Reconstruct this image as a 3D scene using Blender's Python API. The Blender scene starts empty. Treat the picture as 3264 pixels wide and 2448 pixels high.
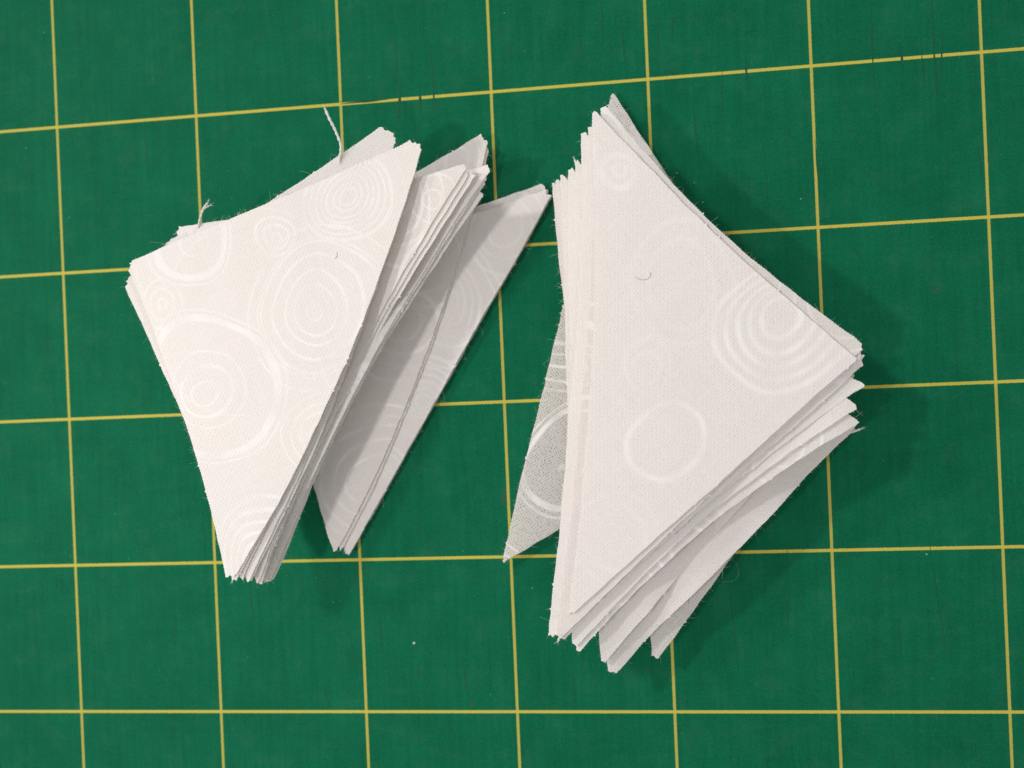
# White quilting triangles in two loose heaps on a green cutting mat.  Units: 1 = 1 cm, mat surface at z = 0.
import bpy, bmesh, math, random
from mathutils import Vector, Matrix, noise
from mathutils.geometry import delaunay_2d_cdt
import numpy as np

scene = bpy.context.scene
COL = scene.collection
rng = random.Random(7)

# ------------------------------------------------------------------ camera
loc, ang, lens = (1.6750, 0.2706, 13.7735), (-0.003703, 0.110963, -0.042666), 29.7794
cam_data = bpy.data.cameras.new('camera')
cam = bpy.data.objects.new('camera', cam_data)
COL.objects.link(cam)
cam.location = loc
cam.rotation_euler = ang
cam_data.sensor_width = 36.0
cam_data.lens = lens
cam_data.clip_start = 0.1
cam_data.clip_end = 500.0
cam_data.dof.use_dof = True
cam_data.dof.focus_distance = 12.85
cam_data.dof.aperture_fstop = 0.15
scene.camera = cam

# ------------------------------------------------------------------ room light, lamps, exposure
world = bpy.data.worlds.new('World')
scene.world = world
world.use_nodes = True
bg = world.node_tree.nodes['Background']
bg.inputs['Color'].default_value = (1.0, 0.985, 0.97, 1)
bg.inputs['Strength'].default_value = 0.54

def lamp(name, direction, elevation, distance, radius, level, color, aim, pool=None):
    """A round lamp that gives `level` (radiance of a white card) on the mat at `aim`; with `pool` its spot cone cuts
    the light off softly at that x on the mat."""
    a, e = math.radians(direction), math.radians(elevation)
    d = Vector((math.cos(a) * math.cos(e), math.sin(a) * math.cos(e), math.sin(e)))
    pos = Vector(aim) + d * distance
    ld = bpy.data.lights.new(name, 'AREA' if pool is None else 'SPOT')
    ld.color = color
    if pool is None:
        ld.shape = 'DISK'
        ld.size = 2 * radius
        ld.energy = level * math.pi ** 2 * distance ** 2 / math.sin(e)
    else:
        ld.shadow_soft_size = radius
        ld.energy = level * 4 * math.pi ** 2 * distance ** 2 / math.sin(e)
        ld.spot_size = 2 * (Vector((pool, 0, 0)) - pos).angle(-d)
        ld.spot_blend = 0.16
    o = bpy.data.objects.new(name, ld)
    COL.objects.link(o)
    o.location = pos
    o.rotation_euler = d.to_track_quat('Z', 'Y').to_euler()
    return o

# lamp with added cone edge imitating the phone's shadow at right, two plain ones
key = lamp('key_lamp', 201, 50, 190, 8.5, 0.37, (1.0, 0.965, 0.94), (-5, 0, 0), pool=6.9)
lamp('second_lamp', 144, 38, 200, 7.0, 0.225, (1.0, 0.97, 0.95), (-1, 0, 0))
lamp('far_lamp', 158, 25, 220, 7.0, 0.09, (1.0, 0.97, 0.95), (-1, 0, 0))

scene.view_settings.view_transform = 'Standard'
scene.view_settings.look = 'None'
scene.view_settings.exposure = 0.0
scene.view_settings.gamma = 1.0
scene.cycles.max_bounces = 14
scene.cycles.diffuse_bounces = 12
scene.cycles.transmission_bounces = 8
scene.cycles.transparent_max_bounces = 24

# ------------------------------------------------------------------ data (cm)
SHEETS = [
    {'key': 'A1', 'bows': [0.0, 0.2458, -0.1157], 'ripple': (0, 0, 0), 'pile': 'left', 'heights': [10.2, 12.4, 11.5], 'corners': [[-5.7598, 2.478], [-0.9654, 3.9572], [-4.2737, -2.5339]], 'tips': [0.5, 1.6, 2.4], 'cloth': 'a1', 'label': 'topmost white triangle of the left pile, pale rings printed over its whole face', 'threads': [], 'swirls': [[2.601, -1.777, [[0.112, 0.022], [0.344, 0.037], [0.508, 0.037], [0.732, 0.045], [0.934, 0.037], [1.001, 0.022], [1.195, 0.03]], 1.0], [0.481, -2.386, [[0.195, 0.031], [0.405, 0.055], [0.608, 0.023], [1.107, 0.109], [1.232, 0.031]], 1.0], [3.781, -0.329, [[0.133, 0.029], [0.221, 0.029], [0.339, 0.029], [0.427, 0.029], [0.516, 0.037], [0.619, 0.029], [0.714, 0.052], [0.825, 0.022]], 1.0], [2.405, -0.587, [[0.068, 0.03], [0.182, 0.038], [0.288, 0.03]], 1.0], [0.369, -0.831, [[0.079, 0.032], [0.214, 0.04], [0.348, 0.032]], 1.0], [1.137, -0.121, [[0.235, 0.024], [0.595, 0.11], [0.721, 0.024]], 1.0], [0.556, -5.263, [[0.289, 0.03], [0.41, 0.038], [0.532, 0.038], [0.653, 0.038], [0.783, 0.046], [0.912, 0.038]], 1.0], [2.066, -3.586, [[0.149, 0.03], [0.313, 0.037], [0.462, 0.03], [0.633, 0.03]], 1.0], [1.699, -1.672, [[1.526, 0.023]], 0.5]]},
    {'key': 'A2', 'bows': [0.0, 0.2464, -0.1015], 'ripple': (0, 0, 0), 'pile': 'left', 'heights': [9.87, 12.07, 11.17], 'corners': [[-5.8155, 2.3897], [-1.0654, 3.9892], [-4.2216, -2.5851]], 'tips': [0.6, 2.0, 1.0], 'cloth': 'plain', 'label': "white triangle right under the left pile's top one, ragged tip peeping at upper right", 'threads': [[0.1, [[-4.2093, -2.4697, 0.0], [-4.2274, -2.5345, 0.0], [-4.2525, -2.5849, 0.0]]]], 'swirls': []},
    {'key': 'A3', 'bows': [-0.1163, 0.2326, -0.0727], 'ripple': (0, 0, 0), 'pile': 'left', 'heights': [9.54, 11.74, 10.84], 'corners': [[-5.8747, 2.2191], [-1.4571, 4.2172], [-4.1203, -2.5716]], 'tips': [0.6, 4.4, 0.8], 'cloth': 'thin2', 'label': "white triangle with a blunt square-cut tip rising above the left pile's upper edge", 'threads': [[0.11, [[-2.2436, 3.7655, 0.0], [-2.2642, 3.8102, 0.02], [-2.2213, 3.9496, 0.06], [-2.2093, 4.0631, 0.09], [-2.2484, 4.2025, 0.12], [-2.2888, 4.3136, 0.14], [-2.3507, 4.4483, 0.16], [-2.4118, 4.6046, 0.16]]]], 'swirls': []},
    {'key': 'A4', 'bows': [0.0, 0.2186, -0.0583], 'ripple': (0, 0, 0), 'pile': 'left', 'heights': [9.2, 11.4, 10.5], 'corners': [[-5.9153, 2.1286], [-1.2436, 3.9315], [-4.0218, -2.6234]], 'tips': [0.8, 1.4, 0.5], 'cloth': 'plain', 'label': 'white triangle whose square corner pokes out lowest at the far left', 'threads': [], 'swirls': []},
    {'key': 'A5', 'bows': [0.0, 0.1899, 0.0], 'ripple': (0, 0, 0), 'pile': 'left', 'heights': [8.87, 11.07, 10.17], 'corners': [[-5.8102, 2.2081], [-1.0355, 3.8658], [-4.0056, -2.624]], 'tips': [0.5, 0.6, 0.6], 'cloth': 'plain3', 'label': 'white triangle buried in the left pile, only thin cut edges of it showing', 'threads': [], 'swirls': []},
    {'key': 'A6', 'bows': [-0.0445, -0.2226, 0.0], 'ripple': (0, 0.04, 0.5), 'pile': 'left', 'heights': [6.6, 10.5, 9.2], 'corners': [[-5.2955, 2.8299], [-0.3033, 3.6019], [-3.9299, -2.6741]], 'tips': [0.8, 0.9, 0.5], 'cloth': 'b1', 'label': "white triangle with crossing printed lines on the strip beside the left pile's top one", 'threads': [[0.09, [[-5.1803, 2.7834, 0.0], [-5.2625, 2.8198, 0.0], [-5.3296, 2.8097, 0.0], [-5.3643, 2.7668, 0.0]]]], 'swirls': [[4.704, -1.937, [[0.645, 0.029], [0.859, 0.036], [0.967, 0.021], [1.217, 0.036]], 1.0], [3.932, -0.16, [[0.297, 0.037], [0.52, 0.037], [0.632, 0.022], [0.892, 0.045]], 1.0], [3.034, -2.45, [[0.225, 0.037], [0.45, 0.037]], 1.0], [4.492, -0.37, [[0.146, 0.029], [0.365, 0.029]], 1.0]]},
    {'key': 'A6_0', 'bows': [-0.0446, -0.223, 0.0], 'ripple': (0, 0.04, 0.5), 'pile': 'left', 'heights': [6.3, 10.2, 8.9], 'corners': [[-5.1953, 2.8869], [-0.2903, 3.5185], [-3.911, -2.6788]], 'tips': [0.5, 1.2, 1.2], 'cloth': 'plain', 'label': 'white triangle buried in the left pile, only thin cut edges of it showing', 'threads': [], 'swirls': []},
    {'key': 'A7', 'bows': [-0.0596, -0.2235, 0.0], 'ripple': (0, 0.04, 0.5), 'pile': 'left', 'heights': [6.0, 9.9, 8.6], 'corners': [[-5.1477, 3.0262], [-0.2025, 3.4801], [-3.9024, -2.7172]], 'tips': [0.8, 0.9, 0.5], 'cloth': 'plain', 'label': 'white triangle with a frayed thread standing up from its short upper left edge', 'threads': [[0.11, [[-4.8072, 3.0222, 0.0], [-4.7725, 3.0724, 0.03], [-4.7195, 3.1816, 0.07], [-4.6583, 3.29, 0.1], [-4.6068, 3.3537, 0.11], [-4.5559, 3.4023, 0.11]]], [0.06, [[-4.667, 3.2756, 0.1], [-4.5996, 3.3229, 0.11], [-4.5246, 3.3544, 0.11]]], [0.09, [[-4.175, 3.0624, 0.0], [-4.1169, 3.1027, 0.02], [-4.0662, 3.1661, 0.05]]], [0.05, [[-4.1502, 3.0754, 0.0], [-4.076, 3.1144, 0.02], [-4.011, 3.1241, 0.03]]], [0.07, [[-5.0401, 3.0026, 0.0], [-5.1065, 3.0078, 0.0], [-5.1653, 2.9971, 0.0]]]], 'swirls': []},
    {'key': 'A8', 'bows': [0.0, -0.2255, 0.0], 'ripple': (0, 0.045, 2.2), 'pile': 'left', 'heights': [4.8, 9.0, 8.0], 'corners': [[-5.1484, 2.9864], [0.02, 3.579], [-3.8389, -2.6938]], 'tips': [0.8, 1.4, 0.6], 'cloth': 'plain2', 'label': 'white triangle with the farthest reaching frayed upper right tip of the left fanned pile', 'threads': [], 'swirls': []},
    {'key': 'A8_0', 'bows': [0.0, -0.226, 0.0], 'ripple': (0, 0.045, 2.2), 'pile': 'left', 'heights': [4.45, 8.68, 7.67], 'corners': [[-5.0981, 2.896], [-0.0364, 3.4741], [-3.8173, -2.6516]], 'tips': [0.5, 1.2, 1.2], 'cloth': 'plain3', 'label': 'white triangle buried in the left pile, only thin cut edges of it showing', 'threads': [], 'swirls': []},
    {'key': 'A9', 'bows': [0.0, -0.2417, 0.0], 'ripple': (0, 0.045, 2.2), 'pile': 'left', 'heights': [4.1, 8.35, 7.35], 'corners': [[-5.1302, 2.8814], [-0.054, 3.4016], [-3.8188, -2.6941]], 'tips': [0.8, 0.8, 1.0], 'cloth': 'plain', 'label': 'slim edged white triangle second from the bottom of the left fanned pile', 'threads': [], 'swirls': []},
    {'key': 'A10', 'bows': [0.0, -0.2422, 0.0], 'ripple': (0, 0.045, 2.2), 'pile': 'left', 'heights': [3.76, 8.0, 7.0], 'corners': [[-5.0839, 2.7676], [-0.1313, 3.2302], [-3.7928, -2.6654]], 'tips': [0.8, 1.6, 1.2], 'cloth': 'plain3', 'label': 'lowest white triangle of the left fanned pile, overhanging the grey shaded wing', 'threads': [], 'swirls': []},
    {'key': 'D1', 'bows': [0.0, 0.26, 0.0918], 'ripple': (0, 0, 0), 'pile': 'under', 'heights': [2.7, 2.2, 1.9], 'corners': [[-3.834, 2.5607], [-0.1077, 4.2747], [-2.8946, -2.3395]], 'tips': [0.5, 2.4, 0.8], 'cloth': 'd1', 'label': 'white triangle under the left pile with greenish upper tip, its edge ridging the wing', 'threads': [[0.08, [[-2.9171, -1.9859, 0.0], [-2.9773, -1.9306, 0.0], [-3.0371, -1.8675, 0.0]]]], 'swirls': [[-0.138, -4.095, [[0.466, 0.031], [0.698, 0.031], [0.931, 0.047], [1.086, 0.031], [1.28, 0.047]], 1.0], [1.462, -2.013, [[0.307, 0.031], [0.538, 0.061], [0.769, 0.031], [0.999, 0.061]], 1.0], [2.252, -1.236, [[0.458, 0.031], [0.688, 0.031]], 1.0], [3.543, -0.145, [[0.227, 0.03], [0.454, 0.03]], 1.0]]},
    {'key': 'D2', 'bows': [0.0, 0.2147, 0.092], 'ripple': (0, 0, 0), 'pile': 'under', 'heights': [2.38, 1.88, 1.58], 'corners': [[-3.7503, 2.4301], [-0.0812, 4.1253], [-2.794, -2.3175]], 'tips': [0.5, 1.6, 0.8], 'cloth': 'thin2', 'label': 'white triangle just beneath the greenish tipped one, barely peeping out at its tip', 'threads': [], 'swirls': []},
    {'key': 'C1', 'bows': [0.0, 0.0, 0.0922], 'ripple': (0, 0.0, 0), 'pile': 'under', 'heights': [2.05, 1.55, 1.25], 'corners': [[-3.7625, 2.1274], [0.8557, 3.3261], [-2.6898, -2.3881]], 'tips': [0.5, 2.2, 0.8], 'cloth': 'c1', 'label': "shaded white triangle forming the left heap's grey right wing, bright at its upper tip", 'threads': [], 'swirls': [[2.74, -1.289, [[0.183, 0.031], [0.32, 0.038], [0.473, 0.031], [0.61, 0.046], [0.854, 0.031], [0.977, 0.031]], 1.0], [1.844, -2.557, [[0.108, 0.031], [0.2, 0.031], [0.292, 0.038], [0.4, 0.031], [0.508, 0.031], [0.677, 0.046]], 1.0], [4.052, -0.251, [[0.301, 0.023], [0.451, 0.023], [0.677, 0.03]], 1.0], [1.047, -3.511, [[0.155, 0.031], [0.279, 0.031]], 1.0]]},
    {'key': 'C2', 'bows': [0.0, 0.0, 0.0], 'ripple': (0, 0, 0), 'pile': 'under', 'heights': [1.5, 1.1, 0.92], 'corners': [[-3.9273, 2.1502], [0.8354, 3.4411], [-2.725, -2.4171]], 'tips': [0.5, 2.4, 0.8], 'cloth': 'thin', 'label': "thin see-through triangle showing as a greenish band along the shaded wing's top edge", 'threads': [], 'swirls': []},
    {'key': 'C3', 'bows': [0.0, 0.0, 0.0], 'ripple': (0, 0, 0), 'pile': 'under', 'heights': [1.0, 0.7, 0.55], 'corners': [[-3.9333, 2.1173], [0.8566, 3.2983], [-2.6707, -2.3639]], 'tips': [0.5, 2.0, 0.8], 'cloth': 'thin2', 'label': 'bottom white triangle flat on the mat under the shaded right wing of the left heap', 'threads': [], 'swirls': []},
    {'key': 'R1', 'bows': [-0.0996, -0.1565, 0.0], 'ripple': (0, 0, 0), 'pile': 'right', 'heights': [12.2, 10.8, 11.1], 'corners': [[5.206, 0.4289], [1.6667, 4.2713], [1.0078, -3.1588]], 'tips': [0.5, 0.9, 1.0], 'cloth': 'r1', 'label': 'topmost white triangle of the right pile, large smooth face with faint rings', 'threads': [], 'swirls': [[1.151, 0.329, [[0.303, 0.077], [0.491, 0.058], [0.645, 0.045], [0.8, 0.032], [0.955, 0.065]], 1.0], [1.04, 2.696, [[0.576, 0.074]], 0.8], [4.345, 0.397, [[0.088, 0.054], [0.245, 0.088]], 0.55], [2.435, 1.013, [[0.56, 0.027], [0.8, 0.04]], 0.35], [1.976, 2.186, [[0.229, 0.034], [0.404, 0.034]], 0.4], [0.591, 4.199, [[0.422, 0.034], [0.613, 0.041]], 0.3]]},
    {'key': 'R2', 'bows': [-0.1854, -0.0713, 0.0], 'ripple': (0, 0, 0), 'pile': 'right', 'heights': [11.86, 10.46, 10.76], 'corners': [[5.3178, 0.6035], [1.8007, 4.3603], [0.8029, -3.5284]], 'tips': [0.6, 1.0, 1.4], 'cloth': 'thin2', 'label': "white triangle beneath the right pile's top one, grey strip along its upper right edge", 'threads': [[0.1, [[0.8401, -3.4729, 0.0], [0.8238, -3.5284, 0.0], [0.793, -3.5979, 0.0]]]], 'swirls': []},
    {'key': 'R3', 'bows': [-0.1716, -0.0429, 0.0], 'ripple': (0, 0, 0), 'pile': 'right', 'heights': [11.52, 10.12, 10.42], 'corners': [[5.304, 0.4992], [1.5881, 4.0701], [0.6822, -3.5246]], 'tips': [0.9, 0.6, 1.0], 'cloth': 'plain', 'label': 'white triangle with the leftmost bottom tip of the right pile', 'threads': [], 'swirls': []},
    {'key': 'R4', 'bows': [-0.1577, -0.0717, 0.0], 'ripple': (0, 0, 0), 'pile': 'right', 'heights': [11.15, 9.75, 10.05], 'corners': [[5.3363, 0.4122], [1.4874, 4.0059], [0.9515, -3.3963]], 'tips': [1.2, 0.8, 0.8], 'cloth': 'plain2', 'label': 'white triangle fourth down in the right pile, its ragged corner at far right', 'threads': [], 'swirls': []},
    {'key': 'R5', 'bows': [-0.1871, 0.0, -0.1439], 'ripple': (0, 0, 0), 'pile': 'right', 'heights': [10.7, 9.3, 9.6], 'corners': [[5.3466, 0.0518], [1.371, 3.5938], [0.857, -3.5911]], 'tips': [0.5, 0.5, 0.8], 'cloth': 'plain3', 'label': 'white triangle whose square corner points along the yellow line beside the right pile', 'threads': [[0.1, [[1.3872, 3.4803, 0.0], [1.3686, 3.5379, 0.0], [1.3376, 3.6316, 0.0]]]], 'swirls': []},
    {'key': 'R6', 'bows': [-0.1877, 0.0, -0.1877], 'ripple': (1, 0.03, 0.3), 'pile': 'right', 'heights': [10.3, 8.9, 9.2], 'corners': [[5.2423, -0.2662], [1.2673, 3.4996], [1.0191, -3.7014]], 'tips': [0.5, 0.8, 0.9], 'cloth': 'plain', 'label': "white triangle making the second bright square step down the right pile's right side", 'threads': [], 'swirls': []},
    {'key': 'R7', 'bows': [-0.1449, 0.0, -0.2174], 'ripple': (1, 0.03, 0.3), 'pile': 'right', 'heights': [9.8, 8.4, 8.7], 'corners': [[5.2534, -0.4837], [1.1283, 3.438], [1.0767, -3.7941]], 'tips': [0.6, 0.5, 0.8], 'cloth': 'r7', 'label': "white triangle with wide printed strip, lowest square corner at the right pile's far right", 'threads': [], 'swirls': [[0.514, 3.116, [[0.203, 0.041], [0.407, 0.054], [0.61, 0.034], [0.814, 0.054]], 1.0], [0.51, 0.888, [[0.131, 0.033], [0.262, 0.039], [0.525, 0.039]], 1.0], [0.571, 4.406, [[0.208, 0.042], [0.415, 0.042]], 1.0]]},
    {'key': 'R8', 'bows': [-0.0737, 0.0, 0.0], 'ripple': (1, 0.055, 1.0), 'pile': 'right', 'heights': [7.6, 7.0, 7.2], 'corners': [[5.2495, 0.1504], [1.0479, 3.3979], [1.4451, -4.0201]], 'tips': [0.5, 0.6, 0.8], 'cloth': 'r7', 'label': "white triangle whose printed lower strip shows only near the right pile's bottom tips", 'threads': [], 'swirls': []},
    {'key': 'R9', 'bows': [-0.1483, 0.0297, 0.0], 'ripple': (1, 0.05, 2.6), 'pile': 'right', 'heights': [6.8, 6.4, 6.5], 'corners': [[5.3146, -0.5626], [0.9856, 3.366], [1.5793, -4.1938]], 'tips': [0.6, 0.4, 1.8], 'cloth': 'thin2', 'label': "white triangle with the right pile's lowest ragged bottom tip and loose threads at its ends", 'threads': [[0.1, [[5.1767, -0.6888, 0.0], [5.2513, -0.65, 0.0], [5.3117, -0.6315, 0.02], [5.3924, -0.5999, 0.03]]], [0.1, [[1.8273, -3.8458, 0.0], [1.7967, -3.9025, 0.0], [1.7213, -4.0161, -0.02], [1.6605, -4.1156, -0.03], [1.6147, -4.1939, -0.03]]], [0.06, [[1.7967, -3.9025, 0.0], [1.693, -4.016, -0.02], [1.6039, -4.1155, -0.02]]]], 'swirls': []},
    {'key': 'R11', 'bows': [0.0, 0.0, 0.0304], 'ripple': (1, 0.06, 4.1), 'pile': 'right', 'heights': [3.6, 3.4, 3.5], 'corners': [[5.4082, 0.187], [1.916, 3.3778], [2.2424, -4.0743]], 'tips': [0.5, 0.6, 1.6], 'cloth': 'thin', 'label': 'greyish shaded triangle low in the right pile, bottom tip apart from the others', 'threads': [], 'swirls': []},
    {'key': 'R10', 'bows': [0.0, 0.0, 0.0], 'ripple': (0, 0, 0), 'pile': 'right', 'heights': [1.1, 1.3, 1.2], 'corners': [[4.7269, 0.0876], [1.9714, 4.823], [-0.0972, -2.5756]], 'tips': [0.5, 0.8, 0.5], 'cloth': 't1', 'label': "thin see-through triangle at the right pile's bottom, sharp corner lying at lower left", 'threads': [], 'swirls': [[1.001, 3.708, [[0.074, 0.0], [0.803, 0.097], [0.937, 0.03]], 1.0], [0.899, 3.924, [[0.022, 0.067]], 1.0], [2.842, 2.645, [[0.446, 0.074], [0.67, 0.03], [0.893, 0.045], [1.116, 0.037], [1.265, 0.03]], 1.0], [-0.151, 5.766, [[0.606, 0.038], [0.795, 0.038]], 1.0], [4.662, -0.094, [[0.204, 0.16]], 1.0]]},
]
PILES = {'left': [[-5.5232, 2.5458], [-0.675, 3.8812], [-4.1503, -2.6444]], 'under': [[-4.0193, 2.2403], [0.3394, 3.8679], [-2.7435, -2.3587]], 'right': [[5.3586, -0.0056], [1.4444, 4.004], [1.0799, -3.755]]}
HAIRS = [
    ['R1', 'dark', 0.018, [[2.1624, 1.79], [2.215, 1.7525], [2.2887, 1.7344], [2.3572, 1.7577], [2.3935, 1.8171], [2.3812, 1.8453]], 'curled dark grey hair lying on the face of the right pile top triangle', 'stray_hair'],
    ['A1', 'dark', 0.016, [[-2.3432, 2.412], [-2.3299, 2.3756], [-2.3464, 2.334], [-2.3769, 2.3147]], 'tiny curved dark hair near the right edge of the left pile top triangle', 'stray_hair'],
    ['R11', 'dark', 0.016, [[2.7013, -2.675], [2.7675, -2.7917], [2.8046, -2.9223], [2.7908, -3.081], [2.8048, -3.2544]], 'fine dark hair hanging over the lower right edges of the right pile', 'stray_hair'],
    [None, 'pale', 0.014, [[3.3874, -2.632], [3.4963, -2.6194], [3.5866, -2.7022], [3.6314, -2.8357], [3.6052, -2.9457], [3.4803, -3.0026], [3.2346, -2.9986]], 'fine pale looped fiber on the green mat beside the right pile lower edge', 'loose_fiber'],
]
SPECKS = [[-1.673, -3.94, 0.022], [2.934, 3.543, 0.02], [0.277, 6.351, 0.012], [-6.836, -1.665, 0.012], [6.501, -2.628, 0.018], [-0.43, -4.795, 0.01], [-3.029, -3.237, 0.011], [3.321, 3.051, 0.016], [3.204, 3.369, 0.012], [-7.46, 3.498, 0.012], [-8.208, 4.759, 0.012], [-7.78, 6.745, 0.014], [0.332, -3.057, 0.012], [-2.147, -1.243, 0.01], [-0.791, -2.429, 0.01], [4.838, 3.002, 0.014], [3.559, 1.464, 0.013], [4.045, 1.056, 0.014]]
CUTS = [[-2.547, 5.081, -1.541, 5.109, 3], [-1.196, 5.319, -1.168, 4.689, 3], [-2.166, 5.63, -2.151, 5.243, 2], [-3.237, 6.733, -3.239, 6.149, 2], [-3.046, 1.893, -3.045, 1.737, 1], [2.732, 6.039, 2.739, 5.518, 2], [2.99, 6.09, 2.979, 5.646, 2.5], [4.083, 5.403, 4.084, 4.741, 2], [6.433, 5.273, 6.445, 4.911, 2.5], [7.059, 5.505, 7.058, 4.645, 2], [-2.244, -3.48, -2.243, -4.02, 2], [-1.608, -4.256, -1.598, -4.563, 2], [-8.185, 4.677, -8.193, 4.111, 1.5], [-6.769, -1.107, -6.765, -1.587, 1.5], [-5.819, -3.437, -5.819, -3.993, 1.5], [4.024, -2.894, 4.02, -3.334, 1.5], [6.035, -3.579, 6.049, -4.229, 1.5], [7.497, 3.753, 7.498, 3.11, 1.5], [0.761, -2.762, 0.755, -3.063, 2], [-3.25, -4.635, -3.235, -5.024, 1.5], [-1.508, 5.345, -1.498, 4.652, 3], [-1.57, 6.273, -1.533, 5.308, 2], [-0.975, 5.914, -0.966, 4.688, 2], [-2.546, 5.12, -1.557, 5.103, 2], [0.778, 6.517, 0.734, 6.37, 2], [0.333, 5.876, 0.332, 5.498, 2], [1.966, 5.734, 1.969, 5.435, 2], [2.148, 6.166, 2.147, 5.27, 2], [1.861, 6.417, 1.842, 5.595, 2], [-0.527, 1.91, -0.525, 1.605, 2], [-4.471, -2.888, -4.483, -3.532, 2], [-6.012, 5.076, -6.008, 4.041, 1.5], [-5.382, 5.503, -5.37, 5.225, 1.5], [-2.74, -3.939, -2.741, -4.327, 2], [6.014, 6.032, 6.049, 4.692, 2], [6.92, 5.948, 6.964, 4.007, 2.5], [6.738, 5.174, 6.756, 4.598, 2], [5.088, 3.932, 5.094, 3.057, 1.5], [4.304, 3.844, 4.33, 2.742, 1.5], [3.222, 4.663, 3.254, 3.699, 2], [3.712, 5.14, 3.702, 4.035, 1.5], [4.404, -2.315, 4.373, -3.925, 1.5], [3.488, -2.811, 3.529, -4.433, 1.2], [6.507, -2.146, 6.695, -4.233, 1.2], [-1.506, -1.877, -1.503, -2.184, 1.5], [-0.866, -4.184, -0.861, -4.795, 2], [0.951, -4.497, 0.954, -4.948, 1.5], [2.965, -4.061, 3.065, -4.283, 1], [-3.887, 6.714, -3.877, 6.008, 1.2], [-6.916, 4.184, -6.914, 3.463, 1.2], [-0.944, 6.638, -0.962, 6.219, 1.5], [1.471, 6.002, 1.472, 5.327, 1.5], [4.396, 0.907, 4.455, 0.611, 1.2], [7.042, 0.92, 7.062, 0.06, 1]]
STAINS = [[-0.062, -1.578, 0.09], [6.791, 1.45, 0.06], [-0.744, -4.947, 0.05]]


# ------------------------------------------------------------------ node helpers
class G:
    def __init__(self, name):
        self.mat = bpy.data.materials.new(name)
        self.mat.use_nodes = True
        self.t = self.mat.node_tree
        self.t.nodes.clear()
    def n(self, kind, **kw):
        nd = self.t.nodes.new(kind)
        for k, v in kw.items():
            setattr(nd, k, v)
        return nd
    def put(self, sock, v):
        if isinstance(v, bpy.types.NodeSocket):
            self.t.links.new(v, sock)
        elif isinstance(v, (tuple, list)) and len(v) == 3 and sock.type == 'RGBA':
            sock.default_value = (*v, 1)
        else:
            sock.default_value = v
    def m(self, op, a, b=None, c=None, clamp=False):
        nd = self.n('ShaderNodeMath', operation=op, use_clamp=clamp)
        for i, v in enumerate((a, b, c)):
            if v is not None:
                self.put(nd.inputs[i], v)
        return nd.outputs[0]
    def v(self, op, a, b=None, scale=None):
        nd = self.n('ShaderNodeVectorMath', operation=op)
        self.put(nd.inputs[0], a)
        if b is not None:
            self.put(nd.inputs[1], b)
        if scale is not None:
            self.put(nd.inputs['Scale'], scale)
        return nd.outputs['Value'] if op in ('LENGTH', 'DISTANCE', 'DOT_PRODUCT') else nd.outputs[0]
    def noise(self, vec, scale, detail=2.0, rough=0.5, color=False):
        nd = self.n('ShaderNodeTexNoise')
        self.put(nd.inputs['Vector'], vec)
        nd.inputs['Scale'].default_value = scale
        nd.inputs['Detail'].default_value = detail
        nd.inputs['Roughness'].default_value = rough
        return nd.outputs['Color' if color else 'Fac']
    def range(self, x, a, b, lo=0.0, hi=1.0, smooth=False):
        nd = self.n('ShaderNodeMapRange', interpolation_type='SMOOTHSTEP' if smooth else 'LINEAR')
        for i, v in enumerate((x, a, b, lo, hi)):
            self.put(nd.inputs[i], v)
        return nd.outputs[0]
    def mix(self, f, a, b, mode='MIX'):
        nd = self.n('ShaderNodeMix', data_type='RGBA', blend_type=mode)
        self.put(nd.inputs[0], f)
        self.put(nd.inputs[6], a)
        self.put(nd.inputs[7], b)
        return nd.outputs[2]
    def scale_vec(self, vec, s):
        nd = self.n('ShaderNodeVectorMath', operation='MULTIPLY')
        self.put(nd.inputs[0], vec)
        nd.inputs[1].default_value = s
        return nd.outputs[0]
    def bump(self, h, strength, dist):
        nd = self.n('ShaderNodeBump')
        nd.inputs['Strength'].default_value = strength
        nd.inputs['Distance'].default_value = dist
        self.put(nd.inputs['Height'], h)
        return nd.outputs[0]

# ------------------------------------------------------------------ materials
THREADS = 25.5          # threads per cm

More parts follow.
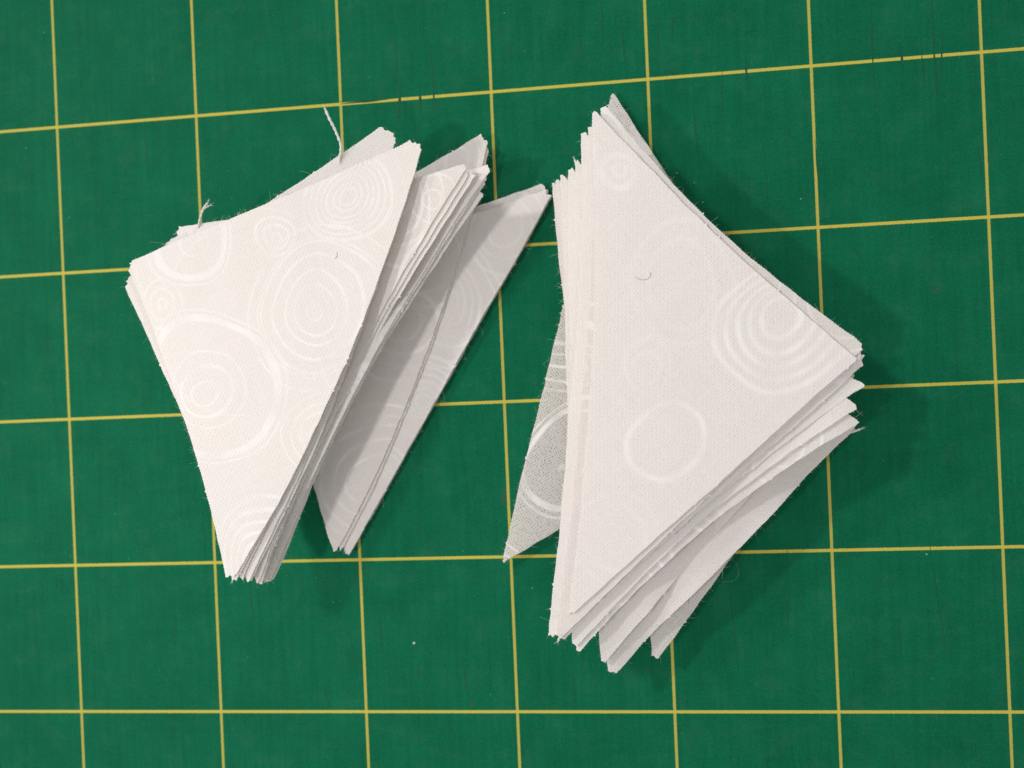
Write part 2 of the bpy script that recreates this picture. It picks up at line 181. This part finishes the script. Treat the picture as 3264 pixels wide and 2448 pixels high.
def cloth_material(name, swirls, holes=0.0, soft=0.012, strong=0.75, sheer=0.28):
    g = G(name)
    uv = g.n('ShaderNodeUVMap', uv_map='grain').outputs[0]
    # printed rings in white pigment
    w1 = g.v('SCALE', g.v('SUBTRACT', g.noise(uv, 0.8, 0.0, color=True), (0.5, 0.5, 0.5)), scale=0.34)
    w2 = g.v('SCALE', g.v('SUBTRACT', g.noise(uv, 1.7, 0.0, color=True), (0.5, 0.5, 0.5)), scale=0.07)
    wuv = g.v('ADD', uv, g.v('ADD', w1, w2))
    pr = None
    for cx, cy, rings, strength in swirls:
        rmax = max(r + w for r, w in rings) + 0.05
        rel = g.v('SUBTRACT', wuv, (cx, cy, 0.0))
        an = (cx * 7.3 + cy * 3.1)
        rot = g.n('ShaderNodeVectorRotate', rotation_type='Z_AXIS')
        g.put(rot.inputs['Vector'], rel)
        rot.inputs['Angle'].default_value = an
        rel = g.scale_vec(rot.outputs[0], (1.07, 0.93, 0.0))
        d0 = g.v('LENGTH', rel)
        off = g.v('SCALE', (0.13 * math.cos(an * 1.7), 0.13 * math.sin(an * 1.7), 0.0), scale=d0)
        d = g.v('LENGTH', g.v('ADD', rel, off))
        ramp = g.n('ShaderNodeValToRGB')
        cr = ramp.color_ramp
        stops = []
        e = soft
        for r, w in sorted(rings)[:7]:
            if w <= 0:
                continue
            h = max(w / 2, soft * 1.04)
            stops += [(r - h - e, 0), (r - h + e, 1), (r + h - e, 1), (r + h + e, 0)]
        last = -1.0
        clean = []
        for p, val in stops:
            p = max(p, last + 0.0006, 0.0)
            last = p
            clean.append((p, val))
        while len(cr.elements) > 1:
            cr.elements.remove(cr.elements[-1])
        cr.elements[0].position = min(clean[0][0] / rmax, 1)
        cr.elements[0].color = (clean[0][1],) * 3 + (1,)
        for p, val in clean[1:]:
            el = cr.elements.new(min(p / rmax, 0.9995))
            el.color = (val, val, val, 1)
        g.put(ramp.inputs[0], g.m('DIVIDE', d, rmax))
        one = g.m('MULTIPLY', ramp.outputs[0], strength)
        pr = one if pr is None else g.m('MAXIMUM', pr, one)
    fade = g.range(g.noise(uv, 1.6, 2.0), 0.34, 0.62, strong * strong * 0.25, strong)
    pr = g.m('MULTIPLY', pr, fade)
    # plain weave
    jit = g.v('SCALE', g.v('SUBTRACT', g.noise(uv, 7.0, 2.0, color=True), (0.5, 0.5, 0.5)), scale=0.05)
    tv = g.scale_vec(g.v('ADD', uv, jit), (THREADS, THREADS, 0.0))
    sep = g.n('ShaderNodeSeparateXYZ')
    g.put(sep.inputs[0], tv)
    U, V = sep.outputs[0], sep.outputs[1]
    su = g.m('SINE', g.m('MULTIPLY', U, math.pi))
    sv = g.m('SINE', g.m('MULTIPLY', V, math.pi))
    au, av = g.m('ABSOLUTE', su), g.m('ABSOLUTE', sv)
    gap = g.m('MULTIPLY', g.m('SUBTRACT', 1.0, au), g.m('SUBTRACT', 1.0, av))
    cell = g.n('ShaderNodeCombineXYZ')
    g.put(cell.inputs[0], g.m('ROUND', U))
    g.put(cell.inputs[1], g.m('ROUND', V))
    wn = g.n('ShaderNodeTexWhiteNoise', noise_dimensions='2D')
    g.put(wn.inputs['Vector'], cell.outputs[0])
    rnd = wn.outputs['Value']
    thr1 = g.noise(g.scale_vec(uv, (THREADS, 1.3, 0)), 1.0, 1.0)
    thr2 = g.noise(g.scale_vec(uv, (1.3, THREADS, 0)), 1.0, 1.0)
    slub = g.m('SUBTRACT', g.m('ADD', thr1, thr2), 1.0)
    gapm = g.range(g.m('ADD', gap, g.m('MULTIPLY', g.m('SUBTRACT', rnd, 0.5), 0.34)), 0.28, 0.62, smooth=True)
    gapm = g.m('MULTIPLY', gapm, g.m('SUBTRACT', 1.0, g.m('MULTIPLY', pr, 0.85)))
    base = g.mix(g.range(g.noise(uv, 0.7, 3.0), 0.38, 0.62), (0.930, 0.888, 0.870), (0.932, 0.897, 0.862))
    col = g.mix(pr, base, (0.938, 0.914, 0.900))
    shade = g.m('ADD', g.m('SUBTRACT', 1.0, g.m('MULTIPLY', gapm, 0.12)), g.m('MULTIPLY', slub, 0.05))
    col = g.mix(1.0, col, shade, 'MULTIPLY')
    height = g.m('ADD', g.m('MULTIPLY', g.m('MULTIPLY', su, sv), 0.5), g.m('MULTIPLY', g.m('ADD', au, av), 0.5))
    height = g.m('ADD', height, g.m('MULTIPLY', slub, 0.8))
    height = g.m('ADD', g.m('MULTIPLY', height, g.m('SUBTRACT', 1.0, g.m('MULTIPLY', pr, 0.6))), g.m('MULTIPLY', pr, 0.42))
    nrm = g.bump(height, 0.45, 0.005)
    dif = g.n('ShaderNodeBsdfDiffuse')
    g.put(dif.inputs['Color'], col)
    g.put(dif.inputs['Normal'], nrm)
    tra = g.n('ShaderNodeBsdfTranslucent')
    g.put(tra.inputs['Color'], g.mix(0.5, col, (0.92, 0.88, 0.84)))
    mx = g.n('ShaderNodeMixShader')
    g.put(mx.inputs[0], g.m('SUBTRACT', sheer, g.m('MULTIPLY', pr, sheer * 0.6)))
    g.t.links.new(dif.outputs[0], mx.inputs[1])
    g.t.links.new(tra.outputs[0], mx.inputs[2])
    outsock = mx.outputs[0]
    if holes > 0:
        tr = g.n('ShaderNodeBsdfTransparent')
        hm = g.n('ShaderNodeMixShader')
        hole = g.range(g.m('ADD', gap, g.m('MULTIPLY', g.m('SUBTRACT', rnd, 0.5), 0.4)), 0.30, 0.52)
        hole = g.m('MULTIPLY', g.m('MULTIPLY', hole, holes), g.m('SUBTRACT', 1.0, pr, clamp=True))
        g.put(hm.inputs[0], hole)
        g.t.links.new(outsock, hm.inputs[1])
        g.t.links.new(tr.outputs[0], hm.inputs[2])
        outsock = hm.outputs[0]
    out = g.n('ShaderNodeOutputMaterial')
    g.t.links.new(outsock, out.inputs[0])
    return g.mat

def fiber_material(name, color, trans):
    g = G(name)
    d = g.n('ShaderNodeBsdfDiffuse')
    geo = g.n('ShaderNodeTexCoord').outputs['Object']
    f = g.range(g.noise(geo, 40.0, 2.0), 0.3, 0.7, 0.85, 1.0)
    g.put(d.inputs['Color'], g.mix(1.0, color, f, 'MULTIPLY'))
    t = g.n('ShaderNodeBsdfTranslucent')
    g.put(t.inputs['Color'], color)
    mx = g.n('ShaderNodeMixShader')
    mx.inputs[0].default_value = trans
    g.t.links.new(d.outputs[0], mx.inputs[1])
    g.t.links.new(t.outputs[0], mx.inputs[2])
    out = g.n('ShaderNodeOutputMaterial')
    g.t.links.new(mx.outputs[0], out.inputs[0])
    return g.mat

def mat_material():
    g = G('green_vinyl')
    P = g.n('ShaderNodeTexCoord').outputs['Object']
    sep = g.n('ShaderNodeSeparateXYZ')
    g.put(sep.inputs[0], P)
    X, Y = sep.outputs[0], sep.outputs[1]
    grain = g.noise(P, 26.0, 3.0, 0.65)
    fine = g.noise(P, 70.0, 2.0, 0.6)
    cloud = g.noise(P, 1.1, 4.0, 0.6)
    streak = g.noise(g.scale_vec(P, (11.0, 0.55, 1.0)), 1.0, 4.0, 0.62)
    cross = g.noise(g.scale_vec(P, (0.6, 9.0, 1.0)), 1.0, 3.0, 0.6)
    scratch = g.noise(g.scale_vec(P, (34.0, 1.3, 1.0)), 1.0, 2.0, 0.5)
    k = g.m('ADD', g.m('MULTIPLY', g.m('SUBTRACT', grain, 0.5), 0.75), g.m('MULTIPLY', g.m('SUBTRACT', fine, 0.5), 0.30))
    k = g.m('ADD', k, g.m('MULTIPLY', g.m('SUBTRACT', cloud, 0.5), 0.45))
    k = g.m('ADD', k, g.m('MULTIPLY', g.m('SUBTRACT', streak, 0.5), 0.42))
    k = g.m('ADD', k, g.m('MULTIPLY', g.m('SUBTRACT', cross, 0.5), 0.14))
    k = g.m('ADD', k, 1.0)
    green = g.mix(1.0, (0.0053, 0.121, 0.0575), k, 'MULTIPLY')
    # rubbed, slightly chalky patches and small pale scuffs
    rub = g.range(g.noise(P, 2.3, 5.0, 0.7), 0.50, 0.75)
    green = g.mix(g.m('MULTIPLY', rub, 0.10), green, (0.10, 0.22, 0.15))
    dust = g.range(g.noise(P, 15.0, 1.0, 0.4), 0.75, 0.82)
    green = g.mix(g.m('MULTIPLY', dust, 0.13), green, (0.25, 0.42, 0.34))
    nick = g.m('MULTIPLY', g.range(scratch, 0.66, 0.74), g.range(g.noise(P, 1.9, 2.0), 0.50, 0.62))
    green = g.mix(g.m('MULTIPLY', nick, 0.5), green, (0.004, 0.075, 0.038))
    for sx, sy, r in STAINS:
        d = g.v('DISTANCE', g.v('ADD', g.scale_vec(P, (1.25, 0.9, 1.0)), g.v('SCALE', g.noise(P, 12.0, 2.0, color=True), scale=0.10)), (sx * 1.25 + 0.05, sy * 0.9 + 0.05, 0.05))
        green = g.mix(g.m('MULTIPLY', g.range(d, r * 0.55, r * 1.2, 1.0, 0.0), 0.75 if r > 0.07 else 0.45), green, (0.045, 0.085, 0.062))
    # printed inch grid: yellow ink with slightly ragged edges
    rag = g.m('MULTIPLY', g.m('SUBTRACT', g.noise(P, 55.0, 2.0, 0.6), 0.5), 0.020)
    def line(c, half):
        d = g.m('ABSOLUTE', g.m('SUBTRACT', c, g.m('MULTIPLY', g.m('ROUND', g.m('DIVIDE', c, 2.54)), 2.54)))
        return g.range(g.m('ADD', d, rag), half - 0.004, half + 0.004, 1.0, 0.0)
    lv, lh = line(X, 0.0225), line(Y, 0.0245)
    wear = g.range(g.noise(P, 34.0, 3.0, 0.7), 0.28, 0.48, 0.72, 1.0)
    tick = g.range(g.noise(g.scale_vec(P, (9.0, 0.4, 1.0)), 1.0, 3.0, 0.8), 0.63, 0.70, 1.0, 0.62)
    inkh = g.mix(1.0, g.mix(wear, (0.22, 0.26, 0.055), (0.54, 0.465, 0.080)), tick, 'MULTIPLY')
    tick2 = g.range(g.noise(g.scale_vec(P, (0.4, 6.0, 1.0)), 1.0, 3.0, 0.8), 0.66, 0.72, 1.0, 0.65)
    inkv = g.mix(1.0, g.mix(wear, (0.17, 0.22, 0.050), (0.46, 0.415, 0.085)), tick2, 'MULTIPLY')
    col = g.mix(g.m('MULTIPLY', lv, 0.96), green, inkv)
    col = g.mix(g.m('MULTIPLY', lh, 0.97), col, inkh)
    b = g.n('ShaderNodeBsdfPrincipled')
    g.put(b.inputs['Base Color'], col)
    b.inputs['Roughness'].default_value = 0.6
    b.inputs['Specular IOR Level'].default_value = 0.022
    hgt = g.m('ADD', g.m('MULTIPLY', grain, 0.8), g.m('ADD', g.m('MULTIPLY', fine, 0.6), g.m('MULTIPLY', nick, -1.5)))
    g.put(b.inputs['Normal'], g.bump(hgt, 0.35, 0.006))
    out = g.n('ShaderNodeOutputMaterial')
    g.t.links.new(b.outputs[0], out.inputs[0])
    return g.mat

def plain_material(name, color, rough):
    g = G(name)
    b = g.n('ShaderNodeBsdfPrincipled')
    P = g.n('ShaderNodeTexCoord').outputs['Object']
    g.put(b.inputs['Base Color'], g.mix(1.0, color, g.range(g.noise(P, 30.0, 3.0), 0.3, 0.7, 0.75, 1.1), 'MULTIPLY'))
    b.inputs['Roughness'].default_value = rough
    b.inputs['Specular IOR Level'].default_value = 0.2
    out = g.n('ShaderNodeOutputMaterial')
    g.t.links.new(b.outputs[0], out.inputs[0])
    return g.mat

def random_swirls(seed):
    r = random.Random(seed)
    out = []
    for i in range(8):
        rad, rings = r.uniform(0.06, 0.16), []
        for k in range(r.randint(3, 6)):
            rings.append([round(rad, 3), round(r.choice((0.03, 0.035, 0.05, 0.09)), 3)])
            rad += r.uniform(0.11, 0.26)
        out.append([r.uniform(0.2, 5.2), r.uniform(-5.2, 5.2) if i < 2 else r.uniform(-5.2, -0.2), rings, 0.85])
    return out

# ------------------------------------------------------------------ mesh helpers
def link(name, me, parent=None, **props):
    o = bpy.data.objects.new(name, me)
    COL.objects.link(o)
    if parent is not None:
        o.parent = parent
    for k, v in props.items():
        o[k] = v
    return o

def tubes_mesh(name, lines, mat, sides=5):
    """lines: list of (points, radii) -> one mesh of thin tapered tubes."""
    vs, fs = [], []
    for pts, rad in lines:
        pts = [Vector(p) for p in pts]
        n = len(pts)
        b0 = len(vs)
        up = Vector((0.13, 0.21, 0.97))
        for i, p in enumerate(pts):
            t = (pts[min(i + 1, n - 1)] - pts[max(i - 1, 0)])
            t = t.normalized() if t.length > 1e-9 else Vector((1, 0, 0))
            a = t.cross(up)
            a = a.normalized() if a.length > 1e-6 else Vector((1, 0, 0))
            b = t.cross(a)
            for s in range(sides):
                an = 2 * math.pi * s / sides
                vs.append(p + (a * math.cos(an) + b * math.sin(an)) * rad[i])
        for i in range(n - 1):
            for s in range(sides):
                s2 = (s + 1) % sides
                fs.append((b0 + i * sides + s, b0 + i * sides + s2, b0 + (i + 1) * sides + s2, b0 + (i + 1) * sides + s))
        fs.append(tuple(b0 + s for s in range(sides))[::-1])
        fs.append(tuple(b0 + (n - 1) * sides + s for s in range(sides)))
    me = bpy.data.meshes.new(name)
    me.from_pydata([tuple(v) for v in vs], [], fs)
    me.materials.append(mat)
    me.shade_smooth()
    return me

def smooth_path(pts, per=6):
    out = []
    n = len(pts)
    for i in range(n - 1):
        p0, p1, p2, p3 = (Vector(pts[max(i - 1, 0)]), Vector(pts[i]), Vector(pts[i + 1]), Vector(pts[min(i + 2, n - 1)]))
        for k in range(per):
            t = k / per
            out.append(0.5 * ((2 * p1) + (p2 - p0) * t + (2 * p0 - 5 * p1 + 4 * p2 - p3) * t * t + (3 * p1 - p0 - 3 * p2 + p3) * t ** 3))
    out.append(Vector(pts[-1]))
    return out

def pile_height(pile, heights, x, y, seed=0, ripple=(0, 0, 0)):
    a, b, c = (Vector(p) for p in PILES[pile])
    u, v, w = b - a, c - a, Vector((x, y)) - a
    det = u.x * v.y - u.y * v.x
    s = (w.x * v.y - w.y * v.x) / det
    t = (u.x * w.y - u.y * w.x) / det
    z = ((1 - s - t) * heights[0] + s * heights[1] + t * heights[2]) / 10
    if ripple[1]:
        # the free long side lifts and dips a little
        wt = (1 - s - t, s, t)[ripple[0]]
        near = max(0.0, 1 - 2.6 * max(wt, 0.0))
        run = t if ripple[0] == 0 else 1 - s - t
        z += ripple[1] * near * near * (math.sin(run * 9.0 + ripple[2]) + 0.5 * math.sin(run * 21.0 + 2 * ripple[2]))
    # every layer of a pile shares the same slow waves; each has a little of its own
    z += 0.030 * noise.noise(Vector((x * 0.42, y * 0.42, 6.7))) + 0.009 * noise.noise(Vector((x * 1.5, y * 0.9, 8.4)))
    if seed:
        z += 0.0012 * noise.noise(Vector((x * 0.6, y * 0.6, seed * 5.7)))
    return z

THICK = 0.031

def triangle_outline(corners, tips, bows, r):
    """Cut fabric triangle: edges with thread ends, square corner nearly sharp, pointed corners frayed into teeth."""
    pts = []
    c = [Vector(p) for p in corners]
    n = 3
    area = (c[1] - c[0]).x * (c[2] - c[0]).y - (c[1] - c[0]).y * (c[2] - c[0]).x
    sgn = 1 if area > 0 else -1
    full = []
    for i in range(n):
        u, v = (c[i - 1] - c[i]).normalized(), (c[(i + 1) % n] - c[i]).normalized()
        half = 0.5 * u.angle(v)
        full.append(c[i] - (u + v).normalized() * (tips[i] / 10) * math.cos(half) * 0.9)
    c = full
    for i in range(n):
        p, prv, nxt = c[i], c[i - 1], c[(i + 1) % n]
        cut = tips[i] / 10
        din, dout = (prv - p).normalized(), (nxt - p).normalized()
        a, b = p + din * cut * r.uniform(0.8, 1.1), p + dout * cut * r.uniform(0.8, 1.1)
        out = -(din + dout).normalized()
        teeth = max(2, int((b - a).length / 0.03))
        spike = r.randrange(teeth + 1)
        for k in range(teeth + 1):
            f = k / teeth
            amp = cut * 0.22 * noise.noise(Vector((a.x * 7 + f * 3.1, a.y * 9, cut * 3))) + r.uniform(-0.008, 0.012)
            if k == spike:
                amp += r.uniform(0.0, 0.03)
            pts.append(a.lerp(b, f) + out * max(min(amp, 0.07), -0.3 * cut))
        # edge towards the next corner
        cut2 = tips[(i + 1) % n] / 10
        e0, e1 = b, nxt - dout * cut2
        L = (e1 - e0).length
        d = (e1 - e0) / L
        nrm = Vector((d.y, -d.x)) * sgn
        m = int(L / 0.022)
        sd = r.uniform(0, 50)
        bow = bows[i]
        for k in range(1, m):
            s = L * k / m
            wob = 0.028 * noise.noise(Vector((s * 0.5, sd, 0))) + 0.012 * noise.noise(Vector((s * 3.5, sd, 4)))
            stub = 0.006 * (1 if k % 2 else -1) * r.uniform(0.2, 1.0)
            if r.random() < 0.012:
                stub += 0.022
            fall = min(1.0, min(k, m - k) / 6)
            pts.append(e0 + d * s + nrm * (wob * fall + stub + bow * 4 * (s / L) * (1 - s / L)))
    return pts

def cloth_mesh(name, outline, zfun, uvfun, mat, r):
    n = len(outline)
    xs, ys = [p.x for p in outline], [p.y for p in outline]
    step = 0.13
    cand = []
    y, row = min(ys), 0
    while y < max(ys):
        x = min(xs) + (0.5 * step if row % 2 else 0)
        while x < max(xs):
            cand.append((x + r.uniform(-.02, .02), y + r.uniform(-.02, .02)))
            x += step
        y += step * 0.87
        row += 1
    q = np.array(cand)
    o = np.array([(p.x, p.y) for p in outline])
    o2 = np.roll(o, -1, axis=0)
    inside = np.zeros(len(q), bool)
    mind = np.full(len(q), 9.0)
    for (x1, y1), (x2, y2) in zip(o, o2):
        cond = (y1 > q[:, 1]) != (y2 > q[:, 1])
        if y1 != y2:
            inside ^= cond & (q[:, 0] < (x2 - x1) * (q[:, 1] - y1) / (y2 - y1) + x1)
        mind = np.minimum(mind, (q[:, 0] - x1) ** 2 + (q[:, 1] - y1) ** 2)
    keep = q[inside & (mind > 0.045 ** 2)]
    pts = list(outline) + [Vector(p) for p in keep]
    vs2, _, faces, *_ = delaunay_2d_cdt(pts, [], [list(range(n))], 1, 1e-5)
    nv = len(vs2)
    top, bot = [], []
    for p in vs2:
        z = zfun(p.x, p.y)
        top.append((p.x, p.y, z + THICK / 2))
        bot.append((p.x, p.y, z - THICK / 2))
    tris, count = [], {}
    for f in faces:
        a = [vs2[i] for i in f]
        cr = (a[1] - a[0]).x * (a[2] - a[0]).y - (a[1] - a[0]).y * (a[2] - a[0]).x
        f = list(f) if cr > 0 else list(f)[::-1]
        tris.append(f)
        for i in range(len(f)):
            e = (f[i], f[(i + 1) % len(f)])
            count[frozenset(e)] = None if frozenset(e) in count else e
    allf = [tuple(f) for f in tris] + [tuple(nv + i for i in f[::-1]) for f in tris]
    allf += [(e[1], e[0], nv + e[0], nv + e[1]) for e in count.values() if e]
    me = bpy.data.meshes.new(name)
    me.from_pydata(top + bot, [], allf)
    uvl = me.uv_layers.new(name='grain')
    flat = [uvfun(p.x, p.y) for p in vs2]
    idx = np.empty(len(me.loops), dtype=np.int32)
    me.loops.foreach_get('vertex_index', idx)
    uvl.data.foreach_set('uv', np.array(flat, dtype=np.float32)[idx % nv].ravel())
    me.shade_smooth()
    me.set_sharp_from_angle(angle=math.radians(50))
    me.materials.append(mat)
    return me

# ------------------------------------------------------------------ cutting mat
def build_mat():
    x0, x1, y0, y1, t = -26.4, 24.4, -19.0, 19.1, 0.2
    bm = bmesh.new()
    vs = []
    rad = 0.8
    for cx, cy, a0 in ((x1 - rad, y1 - rad, 0), (x0 + rad, y1 - rad, 90), (x0 + rad, y0 + rad, 180), (x1 - rad, y0 + rad, 270)):
        for k in range(7):
            a = math.radians(a0 + 15 * k)
            vs.append(bm.verts.new((cx + rad * math.cos(a), cy + rad * math.sin(a), 0)))
    f = bm.faces.new(vs)
    ext = bmesh.ops.extrude_face_region(bm, geom=[f])
    bmesh.ops.translate(bm, vec=(0, 0, -t), verts=[v for v in ext['geom'] if isinstance(v, bmesh.types.BMVert)])
    bmesh.ops.recalc_face_normals(bm, faces=bm.faces)
    me = bpy.data.meshes.new('cutting_mat')
    bm.to_mesh(me)
    bm.free()
    me.materials.append(mat_material())
    o = link('cutting_mat', me, label='green self-healing cutting mat printed with a yellow inch grid, under everything', category='cutting mat')
    # knife cuts scored in the surface: short tapered grooves with a raised dark lip
    vs, fs = [], []
    for ax, ay, bx, by, w in CUTS:
        a, b = Vector((ax, ay)), Vector((bx + rng.uniform(-0.06, 0.06), by))
        d = (b - a).normalized()
        nr = Vector((-d.y, d.x))
        base = len(vs)
        m = 7
        for k in range(m + 1):
            f_ = k / m
            p = a.lerp(b, f_) + nr * 0.012 * noise.noise(Vector((ax * 9, f_ * 3, by)))
            h = w * 0.0075 * math.sin(math.pi * min(max(f_, .08), .92)) * (0.7 + 0.5 * rng.random())
            vs += [(p.x - nr.x * h, p.y - nr.y * h, 0.0006), (p.x, p.y, 0.0016), (p.x + nr.x * h, p.y + nr.y * h, 0.0006)]
        for k in range(m):
            i = base + 3 * k
            fs += [(i, i + 1, i + 4, i + 3), (i + 1, i + 2, i + 5, i + 4)]
    me = bpy.data.meshes.new('knife_cuts')
    me.from_pydata(vs, [], fs)
    me.materials.append(plain_material('scored_vinyl', (0.0045, 0.090, 0.044), 0.7))
    link('knife_cuts', me, o, kind='stuff')
    return o

build_mat()

# ------------------------------------------------------------------ fabric triangles
COTTON = fiber_material('cotton_fiber', (0.92, 0.91, 0.89), 0.4)
HOLES = {'thin': 0.3, 'thin2': 0.12, 't1': 0.75, 'c1': 0.0, 'd1': 0.05, 'r1': 0.10, 'r7': 0.13}
SHEER = {'thin': 0.46, 'thin2': 0.40, 't1': 0.50, 'd1': 0.36, 'r7': 0.34, 'b1': 0.36}
shared = {}

def cloth_for(d):
    key = d['cloth']
    if d['swirls']:
        return cloth_material('printed_cotton_' + str(len(shared)), d['swirls'], HOLES.get(key, 0.0), 0.026 if key == 'r1' else 0.012, {'a1': 0.6, 'c1': 0.8, 'd1': 0.8, 'b1': 0.9, 'r1': 0.85}.get(key, 1.15), SHEER.get(key, 0.28))
    if key not in shared:
        shared[key] = cloth_material('white_cotton_' + str(len(shared)), random_swirls('cloth' + key), HOLES.get(key, 0.0), sheer=SHEER.get(key, 0.28))
    return shared[key]

sheets = {}
for si, d in enumerate(SHEETS):
    r = random.Random(100 + si)
    cs = [Vector(p) for p in d['corners']]
    outline = triangle_outline(cs, d['tips'], d['bows'], r)
    e1 = (cs[1] - cs[0]).normalized()
    e2 = Vector((-e1.y, e1.x))
    org = cs[0]
    zf = lambda x, y, d=d, si=si: pile_height(d['pile'], d['heights'], x, y, si + 1, d['ripple'])
    if d['swirls']:
        uvf = lambda x, y: ((Vector((x, y)) - org).dot(e1), (Vector((x, y)) - org).dot(e2))
    else:
        ou, ov = r.uniform(-0.8, 0.8), r.uniform(-0.8, 0.8)
        uvf = lambda x, y: ((Vector((x, y)) - org).dot(e1) + ou, (Vector((x, y)) - org).dot(e2) + ov)
    me = cloth_mesh('fabric_triangle', outline, zf, uvf, cloth_for(d), r)
    base = Vector((org.x, org.y, zf(org.x, org.y)))
    me.transform(Matrix.Translation(-base))
    o = link('fabric_triangle', me, label=d['label'], category='fabric piece',
             group='white triangles in the right pile' if d['pile'] == 'right' else 'white triangles in the left pile')
    o.location = base
    sheets[d['key']] = (o, zf)
    # loose fibres along the cut edges
    lines = []
    n = len(outline)
    area = sum(outline[i].x * outline[(i + 1) % n].y - outline[(i + 1) % n].x * outline[i].y for i in range(n))
    for i in range(n):
        if r.random() > 0.36:
            continue
        p, q = outline[i], outline[(i + 3) % n]
        t = (q - p)
        if t.length < 1e-6:
            continue
        t.normalize()
        nr = Vector((t.y, -t.x)) * (1 if area > 0 else -1)
        an = r.gauss(0, 0.7)
        dr = nr * math.cos(an) + t * math.sin(an)
        L = min(0.16, r.lognormvariate(-3.3, 0.6))
        bend = r.gauss(0, 0.5)
        rise = r.uniform(-0.5, 0.7)
        z = zf(p.x, p.y)
        pp = []
        for k in range(4):
            f = k / 3
            v = p - nr * 0.006 + dr * L * f + t * bend * L * f * f
            pp.append((v.x - base.x, v.y - base.y, max(z + rise * L * f, 0.004) - base.z))
        lines.append((pp, [0.0013, 0.0011, 0.0009, 0.0006]))
    link('edge_fuzz', tubes_mesh('edge_fuzz', lines, COTTON, 3), o, kind='stuff')
    for w, pts in d['threads']:
        path = smooth_path([(x, y, max(zf(x, y) + dz, 0.02)) for x, y, dz in pts])
        rad = w / 10 * 1.9
        m = len(path)
        ln = []
        for ph in (0.0, math.pi):
            tw = []
            for k, p in enumerate(path):
                a = ph + k * 0.9
                tw.append(p - base + Vector((math.cos(a), math.sin(a), 0.5 * math.sin(a + 1))) * rad * 0.45)
            ln.append((tw, [rad * (0.62 + 0.2 * r.random()) * (1 if k < m - 2 else 0.6) for k in range(m)]))
        tip = path[-1] - base
        dv = (path[-1] - path[-3]).normalized()
        for _ in range(7):
            e = tip + dv * r.uniform(0.02, 0.07) + Vector((r.gauss(0, .022), r.gauss(0, .022), r.gauss(0, .01)))
            ln.append(([tip - dv * 0.02, tip.lerp(e, .5), e], [0.003, 0.002, 0.001]))
        link('loose_thread', tubes_mesh('loose_thread', ln, COTTON, 6), o)

# ------------------------------------------------------------------ hairs, lint
HAIRMAT = {'dark': plain_material('dark_hair', (0.16, 0.13, 0.13), 0.5), 'pale': fiber_material('pale_fiber', (0.42, 0.52, 0.46), 0.4)}
for key, colr, w, pts, label, name in HAIRS:
    zf = sheets[key][1] if key else (lambda x, y: 0.0)
    lift = THICK / 2 + 0.004 if key else 0.006
    path = smooth_path([(x, y, zf(x, y) + lift) for x, y in pts])
    base = path[0].copy()
    m = len(path)
    me = tubes_mesh(name, [([p - base for p in path], [w / 10 * 1.3 * (0.5 + 0.5 * math.sin(math.pi * (0.15 + 0.7 * k / m))) for k in range(m)])], HAIRMAT[colr], 5)
    o = link(name, me, label=label, category='hair' if colr == 'dark' else 'fiber')
    o.location = base

lint_mat = fiber_material('white_lint', (0.62, 0.72, 0.66), 0.2)
def speck(bm, x, y, rad, r):
    res = bmesh.ops.create_icosphere(bm, subdivisions=2, radius=rad)
    for v in res['verts']:
        k = 1 + 0.45 * noise.noise(v.co * (1.3 / rad) + Vector((x, y, 0)))
        v.co = Vector((v.co.x * k * 1.15, v.co.y * k * 0.9, max(v.co.z * k * 0.5, -rad * 0.3) + rad * 0.3))
        v.co += Vector((x, y, 0))
bm = bmesh.new()
for i, (x, y, rad) in enumerate(SPECKS):
    if i == 0:
        one = bmesh.new()
        speck(one, 0, 0, rad, rng)
        me = bpy.data.meshes.new('lint_speck')
        one.to_mesh(me)
        one.free()
        me.materials.append(lint_mat)
        o = link('lint_speck', me, label='small bright white speck of lint on the bare green mat below the left pile', category='lint')
        o.location = (x, y, 0)
    else:
        speck(bm, x, y, rad, rng)
me = bpy.data.meshes.new('dust')
bm.to_mesh(me)
bm.free()
me.materials.append(fiber_material('pale_dust', (0.16, 0.36, 0.27), 0.1))
link('dust', me, kind='stuff', label='tiny pale dust specks scattered on the green mat', category='dust')
